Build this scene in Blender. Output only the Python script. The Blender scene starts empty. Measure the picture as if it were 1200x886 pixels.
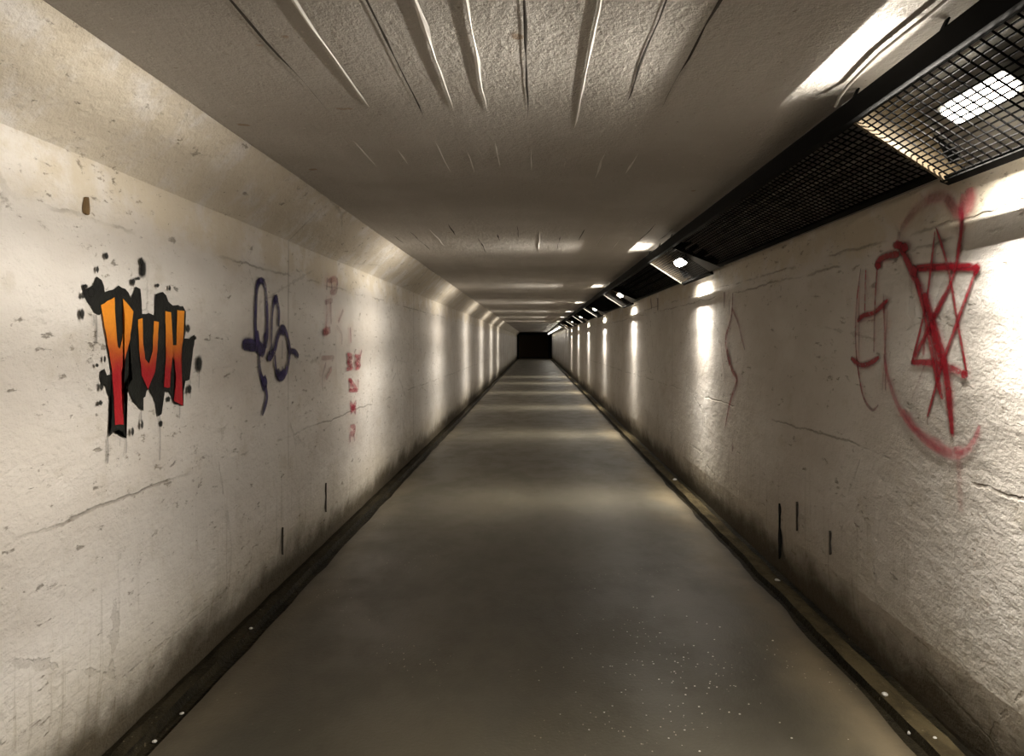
import bpy, bmesh, math, random
from mathutils import Vector, noise as mn
random.seed(7)
S = bpy.context.scene
COL = S.collection
F, VX, VY, EYE = 867.0, 626.0, 401.0, 1.5      # focal length and vanishing point of the 1200x886 frame
WL, WR = -1.57, 1.62                            # wall faces
CH = 2.41                                       # ceiling height
CB = 2.145                                      # lower edge of the chamfer
Y0, Y1 = -4.5, 68.0

# ------------------------------------------------------------------ helpers
def tag(o, label=None, cat=None, group=None, kind=None):
    if label: o['label'] = label
    if cat: o['category'] = cat
    if group: o['group'] = group
    if kind: o['kind'] = kind
    return o
def empty(name, loc, label, cat, group=None):
    o = bpy.data.objects.new(name, None); COL.objects.link(o)
    o.location = loc; o.empty_display_size = .1
    return tag(o, label, cat, group)
def obj(name, bm, mats, parent=None, smooth=False, recalc=True):
    if recalc: bmesh.ops.recalc_face_normals(bm, faces=bm.faces[:])
    me = bpy.data.meshes.new(name); bm.to_mesh(me); bm.free()
    if not isinstance(mats, (list, tuple)): mats = [mats]
    for m in mats: me.materials.append(m)
    if smooth:
        for p in me.polygons: p.use_smooth = True
    o = bpy.data.objects.new(name, me); COL.objects.link(o)
    if parent: o.parent = parent
    return o
def prism(bm, prof, y0, y1, mi=0):
    """closed (x,z) profile swept along y"""
    a = [bm.verts.new((x, y0, z)) for x, z in prof]
    b = [bm.verts.new((x, y1, z)) for x, z in prof]
    n = len(prof); fs = []
    for i in range(n):
        j = (i+1) % n
        fs.append(bm.faces.new((a[i], a[j], b[j], b[i])))
    fs.append(bm.faces.new(a[::-1])); fs.append(bm.faces.new(b))
    for f in fs: f.material_index = mi
def beam(bm, p, q, w, h=None, up=Vector((0, 0, 1))):
    p, q = Vector(p), Vector(q); d = (q-p).normalized(); h = h or w
    if abs(d.dot(up)) > .99: up = Vector((0, 1, 0))
    s = d.cross(up).normalized()*w/2; t = s.cross(d).normalized()*h/2
    a = [bm.verts.new(p+c) for c in (s+t, s-t, -s-t, -s+t)]
    b = [bm.verts.new(q+c) for c in (s+t, s-t, -s-t, -s+t)]
    for i in range(4):
        j = (i+1) % 4; bm.faces.new((a[i], a[j], b[j], b[i]))
    bm.faces.new(a[::-1]); bm.faces.new(b)
def tube(bm, pts, r, seg=8):
    pts = [Vector(p) for p in pts]; rings = []
    for i, p in enumerate(pts):
        d = (pts[min(i+1, len(pts)-1)]-pts[max(i-1, 0)]).normalized()
        u = Vector((0, 0, 1)) if abs(d.z) < .9 else Vector((1, 0, 0))
        s = d.cross(u).normalized(); t = s.cross(d)
        rings.append([bm.verts.new(p+r*(math.cos(2*math.pi*k/seg)*s+math.sin(2*math.pi*k/seg)*t)) for k in range(seg)])
    for a, b in zip(rings, rings[1:]):
        for k in range(seg):
            bm.faces.new((a[k], a[(k+1) % seg], b[(k+1) % seg], b[k]))
    bm.faces.new(rings[0][::-1]); bm.faces.new(rings[-1])

# ------------------------------------------------------------------ node helper
class NT:
    def __init__(s, name):
        s.m = bpy.data.materials.new(name); s.m.use_nodes = True
        s.t = s.m.node_tree; s.t.nodes.clear()
        s.out = s.t.nodes.new('ShaderNodeOutputMaterial')
        s.geo = s.t.nodes.new('ShaderNodeNewGeometry')
        s.sep = s.t.nodes.new('ShaderNodeSeparateXYZ'); s.t.links.new(s.geo.outputs['Position'], s.sep.inputs[0])
        s.X, s.Y, s.Z = s.sep.outputs
    def set(s, sock, v):
        if isinstance(v, bpy.types.NodeSocket): s.t.links.new(v, sock)
        elif isinstance(v, (tuple, list)): sock.default_value = (*v, 1) if len(v) == 3 and len(sock.default_value) == 4 else v
        else: sock.default_value = v
    def math(s, op, a, b=0.0, c=None, clamp=False):
        n = s.t.nodes.new('ShaderNodeMath'); n.operation = op; n.use_clamp = clamp
        s.set(n.inputs[0], a); s.set(n.inputs[1], b)
        if c is not None: s.set(n.inputs[2], c)
        return n.outputs[0]
    def ss(s, v, a, b, lo=0., hi=1.):
        n = s.t.nodes.new('ShaderNodeMapRange'); n.interpolation_type = 'SMOOTHSTEP'
        s.set(n.inputs[0], v)
        if a > b: a, b, lo, hi = b, a, hi, lo
        n.inputs[1].default_value = a; n.inputs[2].default_value = b; n.inputs[3].default_value = lo; n.inputs[4].default_value = hi
        return n.outputs[0]
    def noise(s, sc=(1, 1, 1), detail=3, rough=.55, off=(0, 0, 0), dist=0.):
        mp = s.t.nodes.new('ShaderNodeMapping'); s.t.links.new(s.geo.outputs['Position'], mp.inputs[0])
        mp.inputs['Scale'].default_value = sc; mp.inputs['Location'].default_value = off
        n = s.t.nodes.new('ShaderNodeTexNoise'); s.t.links.new(mp.outputs[0], n.inputs['Vector'])
        n.inputs['Scale'].default_value = 1; n.inputs['Detail'].default_value = detail
        n.inputs['Roughness'].default_value = rough; n.inputs['Distortion'].default_value = dist
        return n.outputs[0]
    def vor(s, sc, off=(0, 0, 0), feature='F1'):
        mp = s.t.nodes.new('ShaderNodeMapping'); s.t.links.new(s.geo.outputs['Position'], mp.inputs[0])
        mp.inputs['Scale'].default_value = sc; mp.inputs['Location'].default_value = off
        n = s.t.nodes.new('ShaderNodeTexVoronoi'); n.feature = feature; s.t.links.new(mp.outputs[0], n.inputs['Vector'])
        n.inputs['Scale'].default_value = 1
        return n.outputs['Distance']
    def mix(s, f, a, b, mode='MIX'):
        n = s.t.nodes.new('ShaderNodeMix'); n.data_type = 'RGBA'; n.blend_type = mode
        s.set(n.inputs[0], f); s.set(n.inputs[6], a); s.set(n.inputs[7], b)
        return n.outputs[2]
    def bump(s, h, dist=.01, strength=1., prev=None):
        n = s.t.nodes.new('ShaderNodeBump'); s.set(n.inputs['Height'], h)
        n.inputs['Distance'].default_value = dist; n.inputs['Strength'].default_value = strength
        if prev is not None: s.t.links.new(prev, n.inputs['Normal'])
        return n.outputs[0]
    def bsdf(s, col, rough=.8, metal=0., normal=None, spec=.3, alpha=None):
        b = s.t.nodes.new('ShaderNodeBsdfPrincipled')
        s.set(b.inputs['Base Color'], col); s.set(b.inputs['Roughness'], rough); s.set(b.inputs['Metallic'], metal)
        b.inputs['Specular IOR Level'].default_value = spec
        if normal is not None: s.t.links.new(normal, b.inputs['Normal'])
        if alpha is not None: s.set(b.inputs['Alpha'], alpha)
        s.t.links.new(b.outputs[0], s.out.inputs[0]); return s.m

def wall_mat(name, side):
    n = NT(name)
    big = n.noise((1.1, .7, 1.3), 4, .6, (3*side, 1, 0))
    c = n.mix(n.ss(big, .35, .65), (.62, .57, .515), (.74, .70, .655))
    blot = n.noise((3, 4, 5), 5, .65, (9, side, 4))
    c = n.mix(n.ss(blot, .56, .70, 0, .35), c, (.50, .44, .35))
    # yellowed upper band just beneath the chamfer
    up = n.math('MULTIPLY', n.ss(n.math('ADD', n.Z, n.math('MULTIPLY', n.math('SUBTRACT', n.noise((1, 3, 6), 4), .5), .35)), 1.88, 2.02), n.ss(blot, .35, .55, .1, .75))
    c = n.mix(up, c, (.58, .50, .375))
    # scuffs, flaked paint and pin holes
    fl = n.noise((9, 7, 22), 6, .7, (2, 5, side))
    c = n.mix(n.ss(fl, .61, .68, 0, .6), c, (.24, .20, .15))
    fl2 = n.noise((17, 13, 26), 5, .7, (4, 1, side))
    c = n.mix(n.math('MULTIPLY', n.ss(fl2, .60, .68, 0, .7), n.ss(n.noise((1.2, .9, 1.6), 3, .6, (side, 8, 2)), .45, .62)), c, (.17, .135, .09))
    sp = n.noise((55, 38, 60), 3, .6, (side, 0, 3))
    c = n.mix(n.math('MULTIPLY', n.ss(sp, .68, .76, 0, .8), n.ss(blot, .42, .58)), c, (.12, .10, .07))
    # wandering horizontal joints and cracks
    wob = n.math('MULTIPLY', n.math('SUBTRACT', n.noise((1, 1.7, 1.7), 6, .7, (side, 2, 7)), .5), .10)
    heights = (1.93, .90) if side > 0 else (1.97, 1.90, .98)
    crack = None
    for i, h in enumerate(heights):
        d = n.math('ABSOLUTE', n.math('SUBTRACT', n.math('ADD', n.Z, wob), h))
        k = n.math('MULTIPLY', n.ss(d, .009, .002), n.ss(n.noise((1, 1.6, .5), 3, .6, (i*4, i*7+side, 1)), .44, .56))
        crack = k if crack is None else n.math('MAXIMUM', crack, k)
    hair = n.vor((1.2, 1.0, 1.4), (side, 3, 1), 'DISTANCE_TO_EDGE')
    wk = n.math('MULTIPLY', n.ss(n.math('ADD', hair, n.math('MULTIPLY', n.math('SUBTRACT', n.noise((7, 7, 7), 5, .7), .5), .12)), .010, .001), n.ss(big, .48, .6))
    crack = n.math('MAXIMUM', crack, n.math('MULTIPLY', wk, .55))
    c = n.mix(n.math('MULTIPLY', crack, .42), c, (.13, .10, .065))
    # upright pour joints
    yy = n.math('ADD', n.Y, n.math('MULTIPLY', n.noise((1, 1, 2), 3), .05))
    pj = n.math('ABSOLUTE', n.math('SUBTRACT', n.math('PINGPONG', n.math('ADD', yy, .15 if side > 0 else 1.1), 2.45), 0))
    c = n.mix(n.math('MULTIPLY', n.ss(pj, .014, .004, 0, .5), n.ss(n.noise((1, .4, 1.2), 3), .4, .6)), c, (.16, .13, .09))
    # vertical drips, stronger low down
    st = n.noise((20, 24, 1.1), 4, .7, (0, side*3, 0))
    c = n.mix(n.math('MULTIPLY', n.ss(st, .56, .68), n.ss(n.Z, .95, .1, 0, .42)), c, (.20, .165, .105))
    # rising damp and dirt
    zz = n.math('ADD', n.Z, n.math('MULTIPLY', n.math('SUBTRACT', n.noise((2.5, 2.5, 3), 6, .65), .5), -.38))
    c = n.mix(n.ss(zz, .62, .12, 0, .55), c, (.30, .255, .165))
    c = n.mix(n.ss(zz, .27, .03, 0, .92), c, (.058, .043, .022))
    h1 = n.noise((7, 7, 11), 6, .65, (side, 1, 1)); h2 = n.noise((46, 46, 56), 4, .65)
    nb = n.bump(h1, .026 if side > 0 else .018, .7); nb = n.bump(h2, .007 if side > 0 else .005, .6, nb)
    nb = n.bump(n.math('SUBTRACT', 1, n.math('MAXIMUM', crack, n.ss(fl, .63, .69))), .006, .8, nb)
    return n.bsdf(c, .72, normal=nb, spec=.25)
def ceiling_mat():
    n = NT('painted concrete soffit')
    big = n.noise((1.0, .8, 1), 4, .6, (5, 5, 5))
    c = n.mix(n.ss(big, .35, .65), (.50, .46, .41), (.60, .56, .51))
    brd = n.noise((5.9, .35, 1), 1, .5, (0, 2, 1))
    c = n.mix(n.ss(brd, .4, .6, 0, .18), c, (.40, .36, .31))
    sp = n.noise((48, 36, 48), 3, .6)
    c = n.mix(n.ss(sp, .66, .76, 0, .7), c, (.22, .17, .12))
    sp2 = n.noise((42, 30, 42), 3, .6, (8, 8, 8))
    c = n.mix(n.ss(sp2, .64, .74, 0, .6), c, (.75, .70, .62))
    rs = n.noise((6, 6, 6), 2, .5, (1, 1, 4))
    c = n.mix(n.ss(rs, .74, .78, 0, .6), c, (.30, .17, .07))
    h1 = n.noise((9, 5, 9), 6, .7); h2 = n.noise((38, 32, 38), 5, .7)
    nb = n.bump(h1, .018, .7); nb = n.bump(h2, .014, .9, nb)
    nb = n.bump(brd, .0035, .7, nb)
    return n.bsdf(c, .7, normal=nb, spec=.25)
def floor_mat():
    n = NT('worn tunnel paving')
    big = n.noise((.9, .6, 1), 5, .6, (1, 4, 0))
    c = n.mix(n.ss(big, .35, .65), (.048, .041, .025), (.068, .058, .037))
    patch = n.noise((2.6, 1.7, 1), 5, .65, (6, 0, 0))
    c = n.mix(n.ss(patch, .52, .68, 0, .22), c, (.038, .034, .023))
    # transverse tonal bands from water marks
    bd = n.noise((.3, 1.7, 1), 3, .6, (6, 3, 0))
    c = n.mix(n.ss(bd, .5, .7, 0, .3), c, (.09, .08, .06))
    # sandy silt along the right edge and, thinner, along the left
    w = n.math('MULTIPLY', n.math('SUBTRACT', n.noise((1.5, 1.1, 1), 6, .65, (3, 9, 0)), .5), .75)
    r = n.ss(n.math('ADD', n.X, w), 1.0, 1.38, 0, .75)
    c = n.mix(r, c, (.20, .155, .088))
    l = n.ss(n.math('ADD', n.X, w), -1.12, -1.42, 0, .5)
    c = n.mix(l, c, (.15, .12, .07))
    e = n.math('ABSOLUTE', n.math('ADD', n.X, n.math('MULTIPLY', n.math('SUBTRACT', n.noise((1, 5, 1), 5, .7), .5), .16)))
    c = n.mix(n.ss(e, 1.31, 1.40, 0, .7), c, (.05, .038, .02))
    c = n.mix(n.ss(n.math('ADD', n.Y, n.math('MULTIPLY', patch, 3)), 4.5, 10.5), n.mix(.25, c, (.012, .010, .005)), n.mix(.06, c, (.6, .55, .42)))   # light falloff painted into the paving: darker nearby, lighter further on
    # scattered grit
    g = n.vor((34, 26, 34), (0, 0, 0))
    gm = n.math('MULTIPLY', n.ss(g, .14, .06), n.ss(n.noise((2.2, 1.4, 1), 3, .5, (2.1, .7, 0)), .52, .66))
    c = n.mix(n.math('MULTIPLY', gm, .75), c, (.62, .56, .46))
    nb = n.bump(n.noise((70, 60, 70), 4, .6), .003, .5)
    nb = n.bump(patch, .01, .35, nb)
    return n.bsdf(c, n.ss(patch, .4, .65, .42, .55), normal=nb, spec=.8)
def gutter_mat(name, a, b, rough=.75):
    n = NT(name)
    c = n.mix(n.ss(n.noise((9, 4, 9), 6, .7), .38, .62), a, b)
    c = n.mix(n.ss(n.noise((60, 45, 60), 3, .6), .66, .74, 0, .6), c, (.30, .25, .16))
    return n.bsdf(c, rough, normal=n.bump(n.noise((30, 24, 30), 5, .7), .016, .9), spec=.12)
def plain(name, col, rough=.5, metal=0., var=.25, sc=18, bump=.002, spec=.3):
    n = NT(name)
    v = n.noise((sc, sc, sc), 4, .6)
    c = n.mix(n.ss(v, .35, .68), col, tuple(x*(1-var) for x in col))
    return n.bsdf(c, rough, metal, n.bump(v, bump, .5), spec)
def emis(name, col, st):
    n = NT(name)
    e = n.t.nodes.new('ShaderNodeEmission'); e.inputs[0].default_value = (*col, 1); e.inputs[1].default_value = st
    n.t.links.new(e.outputs[0], n.out.inputs[0]); return n.m
def spray(name, col, col2=None, strength=1., zr=None, thin=.72):
    """aerosol paint: opacity comes from the 'ink' attribute and breaks up on the rough wall"""
    n = NT(name)
    at = n.t.nodes.new('ShaderNodeAttribute'); at.attribute_name = 'ink'
    if zr:
        f = n.ss(n.math('ADD', n.Z, n.math('MULTIPLY', n.math('SUBTRACT', n.noise((14, 14, 9), 4), .5), .10)), zr[0], zr[1])
        c = n.mix(f, col2, col)
    else:
        c = n.mix(n.ss(n.noise((12, 12, 12), 3), .4, .65), col, col2 or tuple(x*.8 for x in col))
    g = n.ss(n.noise((46, 46, 56), 4, .65), .30, .62, thin, 1.)
    a = n.math('MULTIPLY', n.math('MULTIPLY', n.ss(at.outputs['Fac'], 0, 1), g), strength, clamp=True)
    return n.bsdf(c, .6, normal=n.bump(n.noise((46, 46, 56), 4, .65), .007, .5), alpha=a)

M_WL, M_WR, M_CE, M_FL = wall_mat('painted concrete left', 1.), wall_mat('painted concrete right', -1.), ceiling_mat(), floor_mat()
M_GUT = gutter_mat('shaded black gutter grime', (.012, .010, .006), (.030, .024, .013), .5)  # gutter grime, with the groove's shadow painted in as near-black
M_LIP = gutter_mat('muddy gutter lip', (.105, .082, .042), (.055, .042, .021))
M_LIPL = gutter_mat('dark mossy gutter lip', (.040, .032, .018), (.022, .018, .010))
M_BLK = plain('black painted steel', (.0035, .0035, .0033), .7, 0, spec=.06)
M_WIRE = plain('black wire', (.0016, .0015, .0014), .7, 0, spec=.03)
M_TRAY = plain('dusty grey tray', (.27, .25, .22), .55, .2, .5, 6)
M_ENA = plain('white enamelled plate', (.60, .56, .49), .35, 0, .15)
M_TAN = plain('stained plate', (.17, .13, .08), .5, 0, .3)
M_BACK = plain('cage shade plate', (.05, .045, .038), .6)  # near-black stands in for shade inside the cages
M_HOU = plain('grey lamp body', (.22, .22, .21), .4, .3)
M_LENS = emis('lit lamp glass', (1., .93, .80), 26)
M_TUBE = emis('lit tube', (1., .96, .88), 16)
M_GREY = plain('grey cable sheath', (.30, .27, .23), .5)
M_GROOVE = plain('dark board joint', (.07, .06, .05), .9)
M_RIDGE = plain('white concrete ridge', (.86, .82, .76), .7, 0, .10)
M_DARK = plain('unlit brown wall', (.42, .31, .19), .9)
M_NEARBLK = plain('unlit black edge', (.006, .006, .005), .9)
M_LIT = plain('pale stone chip', (.80, .78, .72), .4)

# ------------------------------------------------------------------ room shell
def sheet(name, prof, mat, ny=140, amp=.004, jit=None):
    """open (x,z) profile swept down the tunnel, with a little hand-finished waviness"""
    bm = bmesh.new(); rows = []
    for i in range(ny+1):
        t = i/ny; y = Y0+(Y1-Y0)*(t**1.6)
        rows.append([bm.verts.new((x+amp*mn.noise(Vector((y*1.3, z*3, x*3))), y, z+amp*mn.noise(Vector((y*1.1+9, z*3, x*3))))) for x, z in prof])
    for a, b in zip(rows, rows[1:]):
        for k in range(len(prof)-1): bm.faces.new((a[k], a[k+1], b[k+1], b[k]))
    return tag(obj(name, bm, mat, recalc=False), kind='structure')
def lerp(p, q, n): return [(p[0]+(q[0]-p[0])*i/n, p[1]+(q[1]-p[1])*i/n) for i in range(n+1)]
C = .265
sheet('wall_left', lerp((WL-.04, -.06), (WL-.002, .30), 2)[:-1]+lerp((WL, .30), (WL, CB), 6)+lerp((WL, CB), (WL+C, CH), 2)[1:], M_WL)
sheet('wall_right', (lerp((WR+.03, -.06), (WR+.002, .26), 2)[:-1]+lerp((WR, .26), (WR, CB), 6)+lerp((WR, CB), (WR-C, CH), 2)[1:])[::-1], M_WR)
# ceiling with board-formed ridges and joints
bm = bmesh.new(); rows = []
ny = 120
for i in range(ny+1):
    y = Y0+(Y1-Y0)*((i/ny)**1.6)
    rows.append([bm.verts.new((x, y, CH+.0012*mn.noise(Vector((x*1.5, y*.7, 0))) if 0 < k < 12 else CH)) for k, x in enumerate([WL+C+(WR-WL-2*C)*k/12 for k in range(13)])])
for a, b in zip(rows, rows[1:]):
    for k in range(12): bm.faces.new((a[k], a[k+1], b[k+1], b[k]))
def cxy(px, py):                                  # point on the soffit
    D = (CH-EYE)*F/(VY-py); return ((px-VX)*D/F, D)
lines = [  # (x, y start, y end, kind)
 (345, 0, 'r'), (430, 0, 'g'), (497, 30, 'r'), (545, 0, 'r'), (615, 0, 'g'), (702, 0, 'r'), (778, 5, 'g'), (836, 15, 'g'), (270, 0, 'g')]
def strip(x, y0, y1, kind, w=.010):
    n = max(2, int((y1-y0)/.12)); pv = None
    for i in range(n+1):
        y = y0+(y1-y0)*i/n; t = math.sin(math.pi*i/n)**.4 if 0 < i < n else 0.05
        xx = x+.010*mn.noise(Vector((x*9, y*3.1, 3))); ww = w*t*max(.12, .75+1.5*mn.noise(Vector((x*7, y*4, 1))))
        hh = (.0036 if kind == 'r' else .0006)*t
        v = [bm.verts.new((xx-ww, y, CH-.0014)), bm.verts.new((xx, y, CH-.0014-hh)), bm.verts.new((xx+ww, y, CH-.0014))]
        if pv:
            for k in range(2):
                f = bm.faces.new((pv[k], pv[k+1], v[k+1], v[k])); f.material_index = 1 if kind == 'r' else 2
        pv = v
for px, py, k in lines:
    x, y = cxy(px, py)
    a = 1.0
    strip(x, a, y+random.uniform(.75, 1.2), k, .0075 if k == 'r' else .0045)
    strip(x+random.uniform(-.012, .012), y+random.uniform(1.35, 1.6), y+random.uniform(1.8, 2.2), 'r', .005)
for i in range(14):
    x = -1.2+i*.178; s = random.uniform(5.6, 6.6)
    strip(x, s, s+random.uniform(.4, 1.3), random.choice('rg'), .004)
ceil = tag(obj('ceiling', bm, [M_CE, M_RIDGE, M_GROOVE], recalc=False), kind='structure')
# floor slab with a ragged edge
bm = bmesh.new(); rows = []; ny = 420
for i in range(ny+1):
    y = Y0+(Y1+8-Y0)*((i/ny)**1.7)
    eL = -1.405+.020*mn.noise(Vector((y*2.3, 0, 0)))+.012*mn.noise(Vector((y*9, 4, 0)))
    eR = 1.405+.024*mn.noise(Vector((y*2.0, 7, 0)))+.014*mn.noise(Vector((y*8, 2, 0)))
    r = [(eL, -.055)]+[(eL+.004, -.004)]+[(eL+(eR-eL)*k/10, .003*mn.noise(Vector((k, y, 0)))) for k in range(1, 10)]+[(eR-.004, -.004), (eR, -.055)]
    rows.append([bm.verts.new((x, y, z)) for x, z in r])
for a, b in zip(rows, rows[1:]):
    for k in range(len(a)-1): bm.faces.new((a[k], b[k], b[k+1], a[k+1]))
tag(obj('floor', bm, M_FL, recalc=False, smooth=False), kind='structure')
def gutter(name, sx, xs, zs, mats, idx):
    bm = bmesh.new(); rows = []; ny = 420
    for i in range(ny+1):
        y = Y0+(Y1-Y0)*((i/ny)**1.7)
        rows.append([bm.verts.new((sx*(x+(.012*mn.noise(Vector((y*3, x*5, sx))) if 0 < k < len(xs)-1 else 0)), y, z+.009*mn.noise(Vector((y*7, x*30, sx+2))))) for k, (x, z) in enumerate(zip(xs, zs))])
    for a, b in zip(rows, rows[1:]):
        for k in range(len(xs)-1):
            f = bm.faces.new((a[k], a[k+1], b[k+1], b[k])); f.material_index = idx[k]
    return tag(obj(name, bm, mats, recalc=True), kind='structure')
gutter('trim_1', -1, [1.36, 1.42, 1.485, 1.50, 1.55, 1.60], [-.05, -.048, -.046, -.016, -.012, -.03], [M_GUT, M_LIPL], [0, 0, 0, 1, 1])
gutter('trim_2', 1, [1.36, 1.42, 1.470, 1.482, 1.53, 1.575, 1.592, 1.65], [-.05, -.048, -.046, -.010, -.006, -.012, -.045, -.045], [M_GUT, M_LIP], [0, 0, 0, 1, 1, 0, 0])
# far end: black lintel and jambs around an unlit brown back wall
bm = bmesh.new()
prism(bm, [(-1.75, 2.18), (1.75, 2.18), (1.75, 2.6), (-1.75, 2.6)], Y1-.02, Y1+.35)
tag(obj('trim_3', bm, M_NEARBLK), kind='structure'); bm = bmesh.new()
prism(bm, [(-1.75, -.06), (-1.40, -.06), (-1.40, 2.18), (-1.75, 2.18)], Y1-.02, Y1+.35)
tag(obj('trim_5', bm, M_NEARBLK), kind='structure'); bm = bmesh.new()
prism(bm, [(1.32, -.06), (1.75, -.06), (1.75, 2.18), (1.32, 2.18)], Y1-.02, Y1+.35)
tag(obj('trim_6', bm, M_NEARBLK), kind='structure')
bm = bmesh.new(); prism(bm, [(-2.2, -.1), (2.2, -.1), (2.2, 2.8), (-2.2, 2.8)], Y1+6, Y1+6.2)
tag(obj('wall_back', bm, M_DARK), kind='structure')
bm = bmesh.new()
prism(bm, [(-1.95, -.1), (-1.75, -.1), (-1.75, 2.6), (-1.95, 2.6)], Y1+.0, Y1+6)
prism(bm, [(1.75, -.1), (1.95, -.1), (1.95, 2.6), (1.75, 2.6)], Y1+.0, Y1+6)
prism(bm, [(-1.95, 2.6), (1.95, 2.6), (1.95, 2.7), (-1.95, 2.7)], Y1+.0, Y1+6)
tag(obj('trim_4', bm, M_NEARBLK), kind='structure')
# wall behind the photographer closes the bore
bm = bmesh.new(); prism(bm, [(WL-.1, -.1), (WR+.1, -.1), (WR+.1, 2.6), (WL-.1, 2.6)], Y0-.15, Y0-.01)
tag(obj('wall_front', bm, M_DARK), kind='structure')

# ------------------------------------------------------------------ caged light trough along the right-hand corner
U = (1.10, EYE+.845)                   # upper lip
ORD = ['nearest', 'second', 'third', 'fourth', 'fifth', 'sixth', 'seventh', 'eighth', 'ninth', 'tenth']
def grille(bm, A, B, y0, y1, w=.0044, nl=17, sp=.05):
    for k in range(nl+1):
        x = A[0]+(B[0]-A[0])*k/nl; z = A[1]+(B[1]-A[1])*k/nl
        beam(bm, (x, y0, z), (x, y1, z), w)
    n = int(round((y1-y0)/sp))
    for i in range(n+1):
        y = y0+(y1-y0)*i/n
        beam(bm, (A[0], y, A[1]-.003), (B[0], y, B[1]-.003), w)
def unit(kind, y0, y1, label, group):
    lip = (1.500, EYE+.568) if kind == 'cage' else (1.555, EYE+.630)
    root = empty('light_cage' if kind == 'cage' else 'cable_trough', (1.3, y0, CH), label, 'cage' if kind == 'cage' else 'trough', group)
    L = y1-y0
    def P(x, z): return (x-1.3, z-CH)
    bm = bmesh.new(); ux, uz = P(*U)
    prism(bm, [(ux, uz), (ux+.008, uz), (ux+.030, uz-.050), (ux+.062, uz-.045), (ux+.060, uz-.057), (ux+.020, uz-.060)], 0, L)
    obj('upper_rail', bm, M_BLK, root)
    bm = bmesh.new(); lx, lz = P(*lip)
    prism(bm, [(lx, lz), (lx+.006, lz+.002), (lx-.004, lz+.030), (lx-.03, lz+.022), (lx-.03, lz+.012)], 0, L)
    obj('lower_rail', bm, M_BLK, root)
    bm = bmesh.new()
    A = (ux+.058, uz-.050); B = (lx-.012, lz+.012)
    grille(bm, A, B, .01, L-.01, *((.0044, 17, .05) if y0 < 12 else (.0075, 10, .10)))
    obj('wire_grille', bm, M_WIRE, root)
    bm = bmesh.new()
    if kind == 'cage':
        q = [(ux+.02, uz-.03), (lx-.004, lz+.02), (1.60-1.3, lz+.11), (1.59-1.3, .645+EYE-CH+.02), (1.36-1.3, -.016), (ux+.06, -.016)]
        prism(bm, q[:3]+[(lx+.0, .64+EYE-CH)]+[(1.36-1.3, -.02), (ux+.10, -.02)], L-.012, L-.002)
        obj('end_plate', bm, M_TAN, root)
        bm = bmesh.new(); prism(bm, [(ux+.05, uz-.058), (ux+.062, uz-.048), (lx-.006, lz+.018), (lx-.018, lz+.006)], L-.03, L-.013); obj('end_flange', bm, M_ENA if y0 > 4 else M_TAN, root)
        bm = bmesh.new(); prism(bm, [(1.30-1.3, -.03), (1.37-1.3, -.03), (1.607-1.3, -.257), (1.600-1.3, -.272), (1.365-1.3, -.045), (1.30-1.3, -.040)], .02, L-.02); obj('added_back_plate', bm, M_BACK if y0 > 4 else M_TRAY, root)  # plate added to keep the cage dark behind the lamp, greyer in the nearest
        bm = bmesh.new()
        bm.free()
        for yy in (.02, L*.5, L-.03):
            bm = bmesh.new(); beam(bm, (ux+.03, yy, uz), (ux+.06, yy, -.003), .022, .006); obj('hanger', bm, M_BLK, root)
    else:
        # grey tray with cable runs behind the mesh
        prism(bm, [(ux+.012, uz+.012), (ux+.075, uz+.058), (1.35-1.3, -.012), (1.592-1.3, CB-CH-.008), (lx+.012, lz+.026), (lx-.02, lz+.03), (lx-.01, lz+.055), (1.33-1.3, -.07), (ux+.10, uz-.012), (ux+.03, uz-.04)], 0, L)
        obj('tray', bm, M_TRAY, root)
        bm = bmesh.new()
        bm.free()
        for j, (tx, r) in enumerate(((.30, .012), (.47, .016), (.70, .010))):
            bm = bmesh.new()
            x = A[0]+(B[0]-A[0])*tx; z = A[1]+(B[1]-A[1])*tx+.035
            tube(bm, [(x+.006*math.sin(i*1.9+j), L*i/10, z+.004*math.sin(i*2.3+j)) for i in range(11)], r)
            obj('cable_run', bm, M_GREY if y0 < 6 else M_BLK, root)
        bm = bmesh.new()
        bm.free()
        for ya, yb in ((.001, .012), (L-.012, L-.001)):
            bm = bmesh.new(); prism(bm, [A, B, (lx, lz+.05), (1.33-1.3, -.05), (ux+.04, uz+.01)], ya, yb); obj('end_cap', bm, M_BLK, root)
    return root
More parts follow.
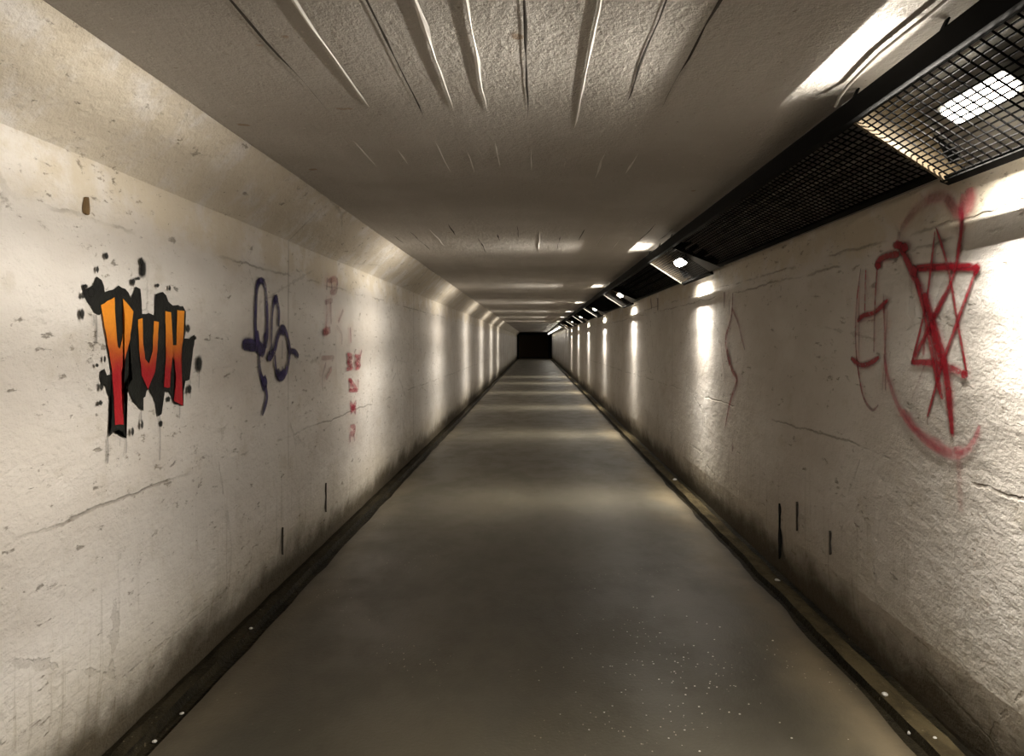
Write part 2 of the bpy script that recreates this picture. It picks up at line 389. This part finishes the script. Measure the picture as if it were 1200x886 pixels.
def lamp(y, label, group='caged lamps along the right-hand trough', power=60., base=None):
    root = empty('bulkhead_lamp', (1.395, y, EYE+.765), label, 'lamp', group)
    n = Vector((-.56, 0, -.83)); s = Vector((.83, 0, -.56)); t = Vector((0, 1, 0))
    def slab(bm, w, l, h0, h1, taper=.0):
        ring = []
        for (h, k) in ((h0, 1.), (h0+(h1-h0)*.6, 1.), (h1, 1.-taper)):
            vs = []
            for i in range(28):
                a = 2*math.pi*i/28; ca, sa = math.cos(a), math.sin(a)
                u = math.copysign(abs(ca)**.5, ca)*w*k; v = math.copysign(abs(sa)**.25, sa)*(l-w*(1-k))
                vs.append(bm.verts.new(s*u+t*v+n*h))
            ring.append(vs)
        for a, b in zip(ring, ring[1:]):
            for i in range(28): bm.faces.new((a[i], a[(i+1) % 28], b[(i+1) % 28], b[i]))
        bm.faces.new(ring[0][::-1]); bm.faces.new(ring[-1])
    bm = bmesh.new(); slab(bm, .050, .19, -.035, .002); obj('lamp_body', bm, M_HOU, root)
    bm = bmesh.new(); slab(bm, .042, .165, .002, .026, .3); obj('lens', bm, M_LENS, root)
    for yy in (-.13, .13):
        bm = bmesh.new(); beam(bm, n*-.03+t*yy, n*-.03+t*yy+Vector((.02, 0, .10)), .03, .012); obj('bracket', bm, M_BLK, root)
    ld = bpy.data.lights.new('lamp_light', 'AREA'); ld.shape = 'RECTANGLE'; ld.size = .035; ld.size_y = .46
    ld.energy = power; ld.color = (1., .935, .83)
    ld.use_nodes = True; nt = ld.node_tree; nt.nodes.clear()
    o = nt.nodes.new('ShaderNodeOutputLight'); e = nt.nodes.new('ShaderNodeEmission'); nt.links.new(e.outputs[0], o.inputs[0])
    tc = nt.nodes.new('ShaderNodeNewGeometry'); sp = nt.nodes.new('ShaderNodeSeparateXYZ'); nt.links.new(tc.outputs['Incoming'], sp.inputs[0])
    def mth(op, a, b):
        m = nt.nodes.new('ShaderNodeMath'); m.operation = op
        for k, v in enumerate((a, b)):
            if isinstance(v, (int, float)): m.inputs[k].default_value = v
            else: nt.links.new(v, m.inputs[k])
        return m.outputs[0]
    y2 = mth('MULTIPLY', sp.outputs[1], sp.outputs[1])
    cosn = mth('MAXIMUM', mth('ABSOLUTE', mth('ADD', mth('MULTIPLY', sp.outputs[0], n.x), mth('MULTIPLY', sp.outputs[2], n.z)), 0), .42)
    g = mth('POWER', 2.71828, mth('MULTIPLY', y2, -1/(SIG*SIG)))
    g2 = mth('POWER', 2.71828, mth('MULTIPLY', y2, -1/.35))
    nt.links.new(mth('DIVIDE', mth('ADD', g, mth('MULTIPLY', g2, base or BASE)), cosn), e.inputs[1])   # reflector beam: a fan square to the tunnel
    lo = bpy.data.objects.new('lamp_light', ld); COL.objects.link(lo); lo.parent = root
    lo.rotation_euler = Vector((0, 0, -1)).rotation_difference(n).to_euler()
    lo.location = n*.032
    return root
SIG, BASE = .23, .36
lamps = [2.32, 7.05, 12.0, 17.0, 22.0, 27.0, 32.0]
bounds = []
cur = -3.4
PW = 116.
lamp(-2.3, 'caged bulkhead lamp behind the viewpoint, off the photo', power=PW)
unit('cage', -3.4, -2.05, 'black wire light cage behind the viewpoint', 'wire light cages in the right-hand corner')
cur = -2.05
for i, y in enumerate(lamps):
    c0, c1 = y-.85, y+.36
    if i == 0: where = 'black mesh cable trough section leading up to the nearest light cage'
    else: where = 'black mesh cable trough section between the %s and %s light cages' % (ORD[i-1], ORD[i])
    unit('trough', cur, c0, where, 'mesh cable trough sections')
    unit('cage', c0, c1, ('nearest black wire light cage at top right, lit lamp glaring through its mesh' if i == 0 else '%s black wire light cage from the near end, high on right wall' % ORD[i]), 'wire light cages in the right-hand corner')
    lamp(y, ('bright bulkhead lamp behind the mesh at the top right corner' if i == 0 else 'lit bulkhead lamp inside the %s light cage along right wall' % ORD[i]), power=PW*.70 if i == 0 else PW*.98, base=.75 if i == 0 else .42)
    cur = c1
unit('trough', cur, 34.6, 'last mesh cable trough section before the bare white strip lights', 'mesh cable trough sections')
# bare white strip lights in the furthest stretch
for i in range(9):
    y = 36.2+i*3.45
    root = empty('strip_light', (1.27, y, CH-.12), '%s bare white strip light beyond the end of the black trough' % (['first']+ORD[1:])[i], 'strip light', 'white strip lights in the far stretch')
    bm = bmesh.new(); prism(bm, [(-.09, .045), (-.06, -.02), (.04, -.085), (.10, -.085), (.05, .08), (-.02, .085)], -1.25, 1.25); obj('housing', bm, M_ENA, root)
    bm = bmesh.new(); tube(bm, [(-.035, -1.1, -.075), (-.035, 1.1, -.075)], .026, 10); obj('tube', bm, M_TUBE, root)
    for yy in (-1.13, 1.13):
        bm = bmesh.new(); beam(bm, (-.035, yy-.02, -.07), (-.035, yy+.02, -.07), .05, .06); obj('lampholder', bm, M_HOU, root)

# cable clipped to the soffit that bends into the trough
bm = bmesh.new(); pts = []
for k in range(24):
    y = -1+3.3*k/23; pts.append((1.078+.004*math.sin(k*1.3), y, CH-.012))
pts += [(1.085, 2.45, CH-.012), (1.097, 2.58, CH-.012), (1.100, 2.66, CH-.025), (1.099, 2.70, CH-.050)]
tube(bm, pts, .0055)
tag(obj('cable', bm, M_GREY), 'thin grey cable along ceiling beside the trough, bending into it', 'cable')

# ------------------------------------------------------------------ graffiti
def on_left(px, py):
    D = -WL*F/(VX-px); return Vector((WL, D, EYE+(VY-py)*D/F))
def on_right(px, py):
    D = WR*F/(px-VX); return Vector((WR, D, EYE+(VY-py)*D/F))
class Paint:
    """flat paint on a wall, traced in metres along (y) and up (z)"""
    lay = 0
    def __init__(s, side, crop, scale):
        s.side, s.crop, s.sc = side, crop, scale
        s.bm = bmesh.new(); s.ink = s.bm.verts.layers.float.new('ink')
    def w(s, p):
        f = on_left if s.side < 0 else on_right
        return f(s.crop[0]+p[0]/s.sc, s.crop[1]+p[1]/s.sc)
    def off(s):
        Paint.lay += 1; return (.0065+.00012*(Paint.lay % 60))*(1 if s.side < 0 else -1)
    def v(s, y, z, ox, a):
        q = s.bm.verts.new(((WL if s.side < 0 else WR)+ox, y, z)); q[s.ink] = a; return q
    def stroke(s, pts, width, a=1., soft=.5, taper=True, sub=8):
        width *= 1.25 if s.side < 0 and s.crop[0] == 260 else 1.0
        soft = .3 if s.crop[0] == 260 else soft
        P = [s.w(p) for p in pts]; P = [Vector((p.y, p.z)) for p in P]
        Q = []
        for i in range(len(P)-1):                  # Catmull-Rom
            p0, p1, p2, p3 = P[max(i-1, 0)], P[i], P[i+1], P[min(i+2, len(P)-1)]
            for k in range(sub):
                t = k/sub
                Q.append(.5*((2*p1)+(p2-p0)*t+(2*p0-5*p1+4*p2-p3)*t*t+(3*p1-p0-3*p2+p3)*t**3))
        Q.append(P[-1]); ox = s.off(); prev = None; n = len(Q)
        for i, q in enumerate(Q):
            d = (Q[min(i+1, n-1)]-Q[max(i-1, 0)])
            d = d.normalized() if d.length > 1e-6 else Vector((1, 0))
            nn = Vector((-d.y, d.x)); e = min(i, n-1-i)/max(1, n-1)
            w = width*.5*(1+.25*mn.noise(Vector((q.x*11, q.y*11, Paint.lay))))
            if taper: w *= .45+.55*min(1, e*6)
            aa = a*(.85+.3*mn.noise(Vector((q.x*7, q.y*7, Paint.lay+5))))
            if i in (0, n-1): aa = 0
            row = [s.v(*(q+nn*w*(1+soft)), ox, 0), s.v(*(q+nn*w*(1-soft)), ox, aa), s.v(*(q-nn*w*(1-soft)), ox, aa), s.v(*(q-nn*w*(1+soft)), ox, 0)]
            if prev:
                for k in range(3): s.bm.faces.new((prev[k], prev[k+1], row[k+1], row[k]))
            prev = row
    def blob(s, p, rx, ry, a=1., soft=.35, rag=.15):
        """rx, ry in crop pixels"""
        ox = s.off(); c = s.w(p); cc = s.v(c.y, c.z, ox, a); N = 20; r1, r2 = [], []
        for i in range(N):
            t = 2*math.pi*i/N; k = 1+rag*mn.noise(Vector((math.cos(t)*2, math.sin(t)*2, Paint.lay)))*2
            for R, f, al in ((r1, 1-soft, a), (r2, 1+soft*.6, 0)):
                q = s.w((p[0]+math.cos(t)*rx*k*f, p[1]+math.sin(t)*ry*k*f)); R.append(s.v(q.y, q.z, ox, al))
        for i in range(N):
            j = (i+1) % N
            s.bm.faces.new((cc, r1[i], r1[j])); s.bm.faces.new((r1[i], r2[i], r2[j], r1[j]))
    def poly(s, pts, a=1., edge=.004, rag=0., ox=None):
        ox = s.off() if ox is None else ox
        P = [s.w(p) for p in pts]; P = [Vector((p.y, p.z)) for p in P]
        if rag:
            Q = []
            for i, p in enumerate(P):
                q = P[(i+1) % len(P)]; Q.append(p)
                n = max(1, int((q-p).length/.02))
                for k in range(1, n):
                    m = p.lerp(q, k/n); d = (q-p).normalized()
                    Q.append(m+Vector((-d.y, d.x))*rag*mn.noise(Vector((m.x*40, m.y*40, 1))))
            P = Q
        vs = [s.v(p.x, p.y, ox, a) for p in P]
        f = s.bm.faces.new(vs); bmesh.ops.triangulate(s.bm, faces=[f])
    def build(s, name, mat, parent=None):
        o = obj(name, s.bm, mat, None, recalc=False)
        if parent:
            for v in o.data.vertices: v.co -= parent.location
            o.parent = parent
        return o
RED = spray('red aerosol', (.36, .006, .020), (.29, .004, .016), .95)
PINK = spray('faint red aerosol', (.50, .03, .07), (.44, .03, .06), .62)
DULL = spray('dull red aerosol', (.30, .022, .026), (.25, .02, .022), .72)
ROSE = spray('faded rose aerosol', (.46, .07, .07), (.4, .08, .09), .50)
PUR = spray('violet aerosol', (.022, .007, .10), (.012, .004, .05), 1., thin=.85)
BLKP = spray('black aerosol', (.004, .004, .0035), (.010, .011, .008), 1., thin=.97)
A_ = (60, 280); zt = on_left(125, 350).z; zb = on_left(128, 480).z
LET = spray('orange to red aerosol', (.86, .30, .02), (.42, .012, .018), 1., (zb+.12, zt-.06), thin=.93)

g = empty('graffiti', on_left(160, 440), 'word YUH in orange to red letters on a black splash, left wall', 'graffiti')
p = Paint(-1, A_, 3.41)
for piece in (
 [(115,180),(130,200),(160,185),(175,150),(195,165),(207,213),(240,203),(262,186),(290,200),(312,236),(320,290),(200,290),(185,305),(165,292),(140,252),(125,222)],
 [(205,270),(325,270),(330,560),(303,545),(283,556),(250,560),(232,520),(222,430)],
 [(308,240),(322,215),(330,190),(350,200),(357,300),(362,630),(362,688),(345,675),(322,650),(305,610),(303,585),(318,560),(305,400)],
 [(350,300),(455,300),(460,600),(448,606),(441,640),(435,700),(420,710),(412,660),(402,630),(385,597),(370,630),(355,640)],
 [(410,222),(440,212),(462,250),(480,266),(520,268),(532,290),(526,400),(522,480),(440,480),(408,330)],
 [(436,470),(500,400),(545,400),(568,382),(557,480),(547,562),(522,572),(522,668),(485,657),(465,612),(440,606)],
 [(190,530),(205,518),(215,545),(232,540),(300,550),(284,575),(283,640),(287,740),(294,798),(280,774),(262,762),(243,770),(222,792),(236,705),(231,640),(218,612),(212,588),(195,582)]):
    p.poly(piece, rag=.012)
p.build('black_splash', BLKP, g)
for nm, pts in (('letter_y', [(188,265),(243,233),(247,330),(256,430),(264,440),(274,400),(284,320),(277,238),(319,290),(306,400),(288,470),(270,530),(273,640),(280,742),(245,744),(241,640),(232,520),(212,400)]),
                ('letter_u', [(338,322),(356,316),(357,400),(366,480),(382,498),(396,450),(402,328),(421,332),(416,440),(406,530),(378,602),(352,545),(342,440)]),
                ('letter_h', [(447,288),(470,293),(478,425),(492,425),(495,284),(524,288),(519,400),(511,470),(518,667),(482,647),(491,560),(486,500),(477,470),(468,540),(466,594),(442,592),(450,470)])):
    p = Paint(-1, A_, 3.41); Paint.lay = 40; p.poly(pts, rag=.004, ox=.0095); p.build(nm, LET, g)
p = Paint(-1, A_, 3.41)
for x, y, a, b in [(208,68,9,15),(356,118,13,40),(348,90,7,18),(172,122,6,15),(110,300,10,24),(113,226,8,14),(315,172,9,16),(335,158,9,7),(414,186,7,9),(462,196,5,12),(581,500,12,36),(541,600,9,20),(183,655,9,11),(186,590,8,18),(350,742,6,20),(312,770,6,18),(535,358,9,18),(168,505,7,8),(199,480,5,14),(298,330,4,4),(433,738,6,14),(152,215,14,20),(128,190,12,10),(462,640,8,12),(566,396,9,9)]:
    p = Paint(-1, A_, 3.41); p.blob((x, y), a, b, .9); p.build('paint_drop', BLKP, g)
for x, y0, y1, w, a in [(172,300,420,.012,.5),(160,300,350,.01,.4),(217,790,900,.012,.5),(291,790,860,.012,.45),(426,700,890,.014,.5),(350,690,730,.012,.6),(583,520,600,.012,.35),(505,660,720,.01,.4),(265,760,830,.01,.4),(548,560,640,.01,.4)]:
    p = Paint(-1, A_, 3.41); p.stroke([(x, y0), (x+2, (y0+y1)/2), (x, y1)], w, a, .5); p.build('drip', BLKP, g)

def tagpaint(side, crop, sc, strokes, blobs, mat, label, group=None):
    p = Paint(side, crop, sc)
    for pts, w, a in strokes: p.stroke(pts, w, a)
    for b in blobs: p.blob(*b)
    o = p.build('graffiti', mat); return tag(o, label, 'graffiti', group)
B_ = (260, 300)
tagpaint(-1, B_, 3.69, [
 ([(165,100),(147,135),(140,250),(142,340),(158,418)], .034, 1), ([(165,100),(183,140),(190,260),(188,350),(172,420),(158,418)], .034, 1),
 ([(82,382),(110,380),(140,388),(182,402)], .055, 1), ([(84,392),(140,398)], .035, .9), ([(145,320),(150,380),(165,425)], .05, 1), ([(186,330),(182,400)], .05, 1),
 ([(155,415),(158,490),(172,540),(185,580),(188,615),(180,650),(168,692)], .03, .95), ([(172,520),(182,580)], .06, 1),
 ([(226,170),(213,240),(208,350),(208,425)], .028, .9), ([(226,170),(240,235),(238,310)], .03, .95), ([(224,170),(232,205)], .05, 1),
 ([(190,445),(205,435),(222,405),(236,350),(256,312),(276,345),(287,420),(272,500),(247,525),(228,490),(222,410)], .036, 1),
 ([(232,495),(247,520),(268,500)], .05, 1), ([(192,428),(218,420)], .035, .9), ([(245,315),(265,330)], .05, 1),
 ([(255,360),(253,450)], .018, .5), ([(285,412),(308,414),(326,436)], .034, 1), ([(350,432),(380,435)], .012, .3)],
 [((165,106), 13, 16), ((179,545), 10, 22), ((226,184), 9, 15), ((200,440), 11, 16)], PUR,
 'violet sprayed looping tag with crossbars, right of the YUH lettering')
tagpaint(-1, B_, 3.69, [
 ([(450,92),(446,150)], .03, .7), ([(450,110),(488,100),(488,150),(460,158)], .04, .8), ([(466,95),(470,150)], .03, .7), ([(492,90),(495,130)], .03,.5),
 ([(444,190),(448,260),(440,335)], .035, .8), ([(464,195),(466,300)], .035, .8), ([(436,200),(475,192)], .035, .8), ([(430,332),(465,318)], .05, 1),
 ([(520,230),(495,290)], .03, .8), ([(488,300),(512,340),(512,385)], .03, .6), ([(420,442),(482,438)], .03, .7), ([(444,460),(428,520),(430,585)], .03, .6),
 ([(470,480),(442,535)], .035, .8), ([(486,300),(488,560)], .015, .4)], [((442,330), 12, 14, .9)], ROSE,
 'faded red scribble column under chamfer, right of the violet tag')
tagpaint(-1, B_, 3.69, [
 ([(549,305),(552,380)], .035, .8),
 ([(534,425),(558,438),(540,458),(558,475),(532,492)], .045, 1), ([(568,430),(592,445),(572,462),(592,472),(570,490)], .045, 1), ([(600,405),(590,440)], .03, .9),
 ([(552,530),(550,582)], .045, 1), ([(550,540),(580,580)], .04, .9), ([(583,530),(583,582)], .035, .9), ([(545,582),(588,580)], .03, .9),
 ([(550,630),(578,680)], .045, .85), ([(580,628),(552,680)], .045, .85), ([(548,655),(580,655)], .03, .7),
 ([(550,735),(572,742),(566,768),(552,772),(552,808)], .04, .75), ([(566,770),(572,800)], .035, .65)], [((553,538), 9, 12)], PINK,
 'vertical row of small crimson characters on left wall below cracks')
R_ = (960, 200)
star = [
 ([(233,240),(310,236),(397,240)], .030, 1), ([(240,246),(390,232)], .022, 1), ([(395,238),(345,375),(305,490),(270,614)], .020, 1),
 ([(292,138),(268,330),(232,478)], .018, 1), ([(292,138),(322,235),(346,370),(370,503)], .018, .95), ([(228,474),(290,476),(372,504)], .032, 1),
 ([(198,178),(240,262),(288,380),(318,500),(335,662)], .050, 1), ([(235,245),(262,340),(296,520),(312,566)], .026, 1),
 ([(360,100),(352,175),(336,260),(290,360),(250,440),(232,478)], .024, .9), ([(326,290),(285,370),(296,480),(310,560)], .02, .8),
 ([(262,300),(285,380),(305,470)], .05, 1), ([(390,236),(400,250)], .05, 1), ([(270,370),(262,460)], .02, .8), ([(230,575),(275,455)], .012, .4)]
tagpaint(1, R_, 2.108, star, [((200,184), 15, 12), ((365,503), 10, 12), ((392,240), 9, 10), ((216,190), 10, 14), ((240,248), 9, 16)], RED,
 'bold crimson six-pointed star crossed by a thick slash, right wall')
tagpaint(1, R_, 2.108, [
 ([(108,238),(97,330),(95,430),(110,545),(134,590),(152,578)], .018, .8), ([(120,238),(117,355)], .018, .85), ([(98,372),(115,358),(142,350),(176,318)], .032, 1),
 ([(82,462),(106,480),(130,476),(154,460)], .034, 1), ([(150,220),(143,330),(140,455)], .018, .8), ([(164,300),(168,430),(170,550)], .02, .7), ([(143,240),(160,216),(206,205)], .040, 1),
 ([(104,260),(103,480)], .014, .6), ([(176,330),(160,560)], .014, .5)], [((151,235), 7, 10)], RED,
 'thin red angular letter like a barred E, left of the star')
tagpaint(1, R_, 2.108, [
 ([(205,150),(240,100),(285,68),(318,66),(342,96),(362,100)], .050, .65), ([(350,105),(376,82),(378,40)], .075, .75), ([(318,66),(350,110),(356,160)], .07, .55),
 ([(165,450),(178,520),(205,590),(250,650),(305,692),(350,703),(385,674),(405,628)], .034, .95), ([(210,590),(262,655),(340,700)], .05, .8),
 ([(350,700),(354,770),(356,850)], .04, .4), ([(360,50),(358,150)], .03, .9), ([(205,150),(200,175)], .03, .6)], [((352,692), 16, 14, .8)], PINK,
 'pale pink sprayed arcs above and below the star with drip')
G_ = (740, 320)
tagpaint(1, G_, 3.69, [
 ([(408,78),(406,155)], .05, .8), ([(445,82),(438,190),(414,280),(420,345),(442,420),(462,465),(432,560),(410,675)], .045, 1), ([(418,330),(432,400)], .07, 1),
 ([(440,150),(468,215),(482,275),(498,335)], .035, .85), ([(392,290),(400,380),(416,490)], .03, .6), ([(442,728),(444,775)], .05, .6), ([(430,110),(428,190)], .03, .6)], [], DULL,
 'long dull red zigzag streak running down right wall beside a light pool')
tagpaint(1, G_, 3.69, [([(86,108),(92,155)], .09, .8), ([(118,105),(118,165)], .09, .9)], [], DULL, 'pair of short red dashes high on right wall past second cage')

# ------------------------------------------------------------------ small fittings and marks on the walls
def slot(px, py0, py1, w, label, side=1, mat=M_NEARBLK, name='drain_slot', cat='slot'):
    f = on_right if side > 0 else on_left
    a, b = f(px, py0), f(px, py1); bm = bmesh.new(); s = -side; n = 14; L = []
    for i in range(n+1):
        t = i/n; z = a.z+(b.z-a.z)*t; k = (1 if 0 < i < n else .25)*(.75+1.1*mn.noise(Vector((px, z*16, 0))))
        L.append([bm.verts.new((a.x+s*x, a.y+yy*w*k, z)) for x, yy in ((.002, -.8), (.009, -.5), (.012, 0), (.009, .5), (.002, .8))])
    for r, q in zip(L, L[1:]):
        for k in range(4): bm.faces.new((r[k], r[k+1], q[k+1], q[k]))
    return tag(obj(name, bm, mat), label, cat)
slot(914.5, 590, 655, .030, 'narrow black upright slot low on right wall, longest of three')
slot(935, 588, 622, .012, 'short thin dark slot just right of the longest one', mat=M_GROOVE)
slot(974, 622, 650, .014, 'thin dark slot furthest right, low on right wall', mat=M_GROOVE)
M_RUST = plain('rusty recess', (.16, .10, .045), .9)
slot(100, 231, 252, .022, 'small rusty upright hole high on left wall above lettering', -1, M_RUST, 'wall_hole', 'hole')
slot(381, 566, 600, .016, 'dark upright scratch low on the left wall', -1, M_GROOVE, 'wall_scratch', 'scratch')
slot(330, 618, 650, .014, 'short dark upright scratch on left wall nearer the viewer', -1, M_GROOVE, 'wall_scratch', 'scratch')
def on_floor(px, py, z=0):
    D = (EYE-z)*F/(py-VY); return Vector(((px-VX)*D/F, D, z))
for px, py, r, lab in [(911, 681, .016, 'white stone chip in the right gutter below the long slot'), (1037, 815, .014, 'small pale chip on right gutter lip, middle of three'),
                       (1068, 861, .015, 'bright white chip in the right gutter nearest the viewer'), (1096, 866, .008, 'tiny pale chip on muddy lip against right wall'),
                       (791, 563, .022, 'pale chip in right gutter furthest from the viewer'), (213, 837, .009, 'tiny white chip in the left gutter'),
                       (181, 870, .009, 'tiny pale chip in left gutter, nearest the viewer'), (294, 737, .009, 'tiny pale chip further along left gutter'),
                       (765, 700, .008, 'tiny pale chip alone on the paving')]:
    q = on_floor(px, py, 0); zf = .0 if abs(q.x) < 1.38 else (-.046 if abs(q.x) < 1.475 else -.010)
    q = on_floor(px, py, zf); bm = bmesh.new(); bmesh.ops.create_icosphere(bm, subdivisions=2, radius=r)
    for v in bm.verts:
        v.co *= 1+.35*mn.noise(v.co*60+Vector((px, 0, 0))); v.co.z *= .6
    o = obj('stone_chip', bm, M_LIT, smooth=False); o.location = q+Vector((0, 0, r*.35)); tag(o, lab, 'stone', 'stone chips in the gutters')
# grit scattered over the paving
bm = bmesh.new()
for i in range(150):
    y = random.gauss(3.35, .42); x = random.gauss(.62, .22)
    if abs(x) > 1.3 or y < 2.2: continue
    mt = bmesh.ops.create_icosphere(bm, subdivisions=1, radius=random.uniform(.0015, .0038))
    for v in mt['verts']: v.co = Vector((v.co.x*1.3+x, v.co.y+y, v.co.z*.6+.002))
tag(obj('grit', bm, M_LIT), 'pale grit scattered over the paving right of centre', 'grit', kind='stuff')

# ------------------------------------------------------------------ world, camera
w = bpy.data.worlds.new('World'); S.world = w; w.use_nodes = True
w.node_tree.nodes['Background'].inputs[0].default_value = (.5, .45, .38, 1)
w.node_tree.nodes['Background'].inputs[1].default_value = .02
cd = bpy.data.cameras.new('Camera'); cam = bpy.data.objects.new('Camera', cd); COL.objects.link(cam)
cam.location = (0, 0, EYE); cam.rotation_euler = (math.radians(90), 0, 0)
cd.sensor_width = 36; cd.lens = F/1200*36; cd.shift_x = -(VX-600)/1200; cd.shift_y = -(443-VY)/1200
cd.clip_start = .05; cd.clip_end = 200
S.camera = cam
S.view_settings.view_transform = 'Standard'; S.view_settings.look = 'None'
S.view_settings.exposure = 0.0
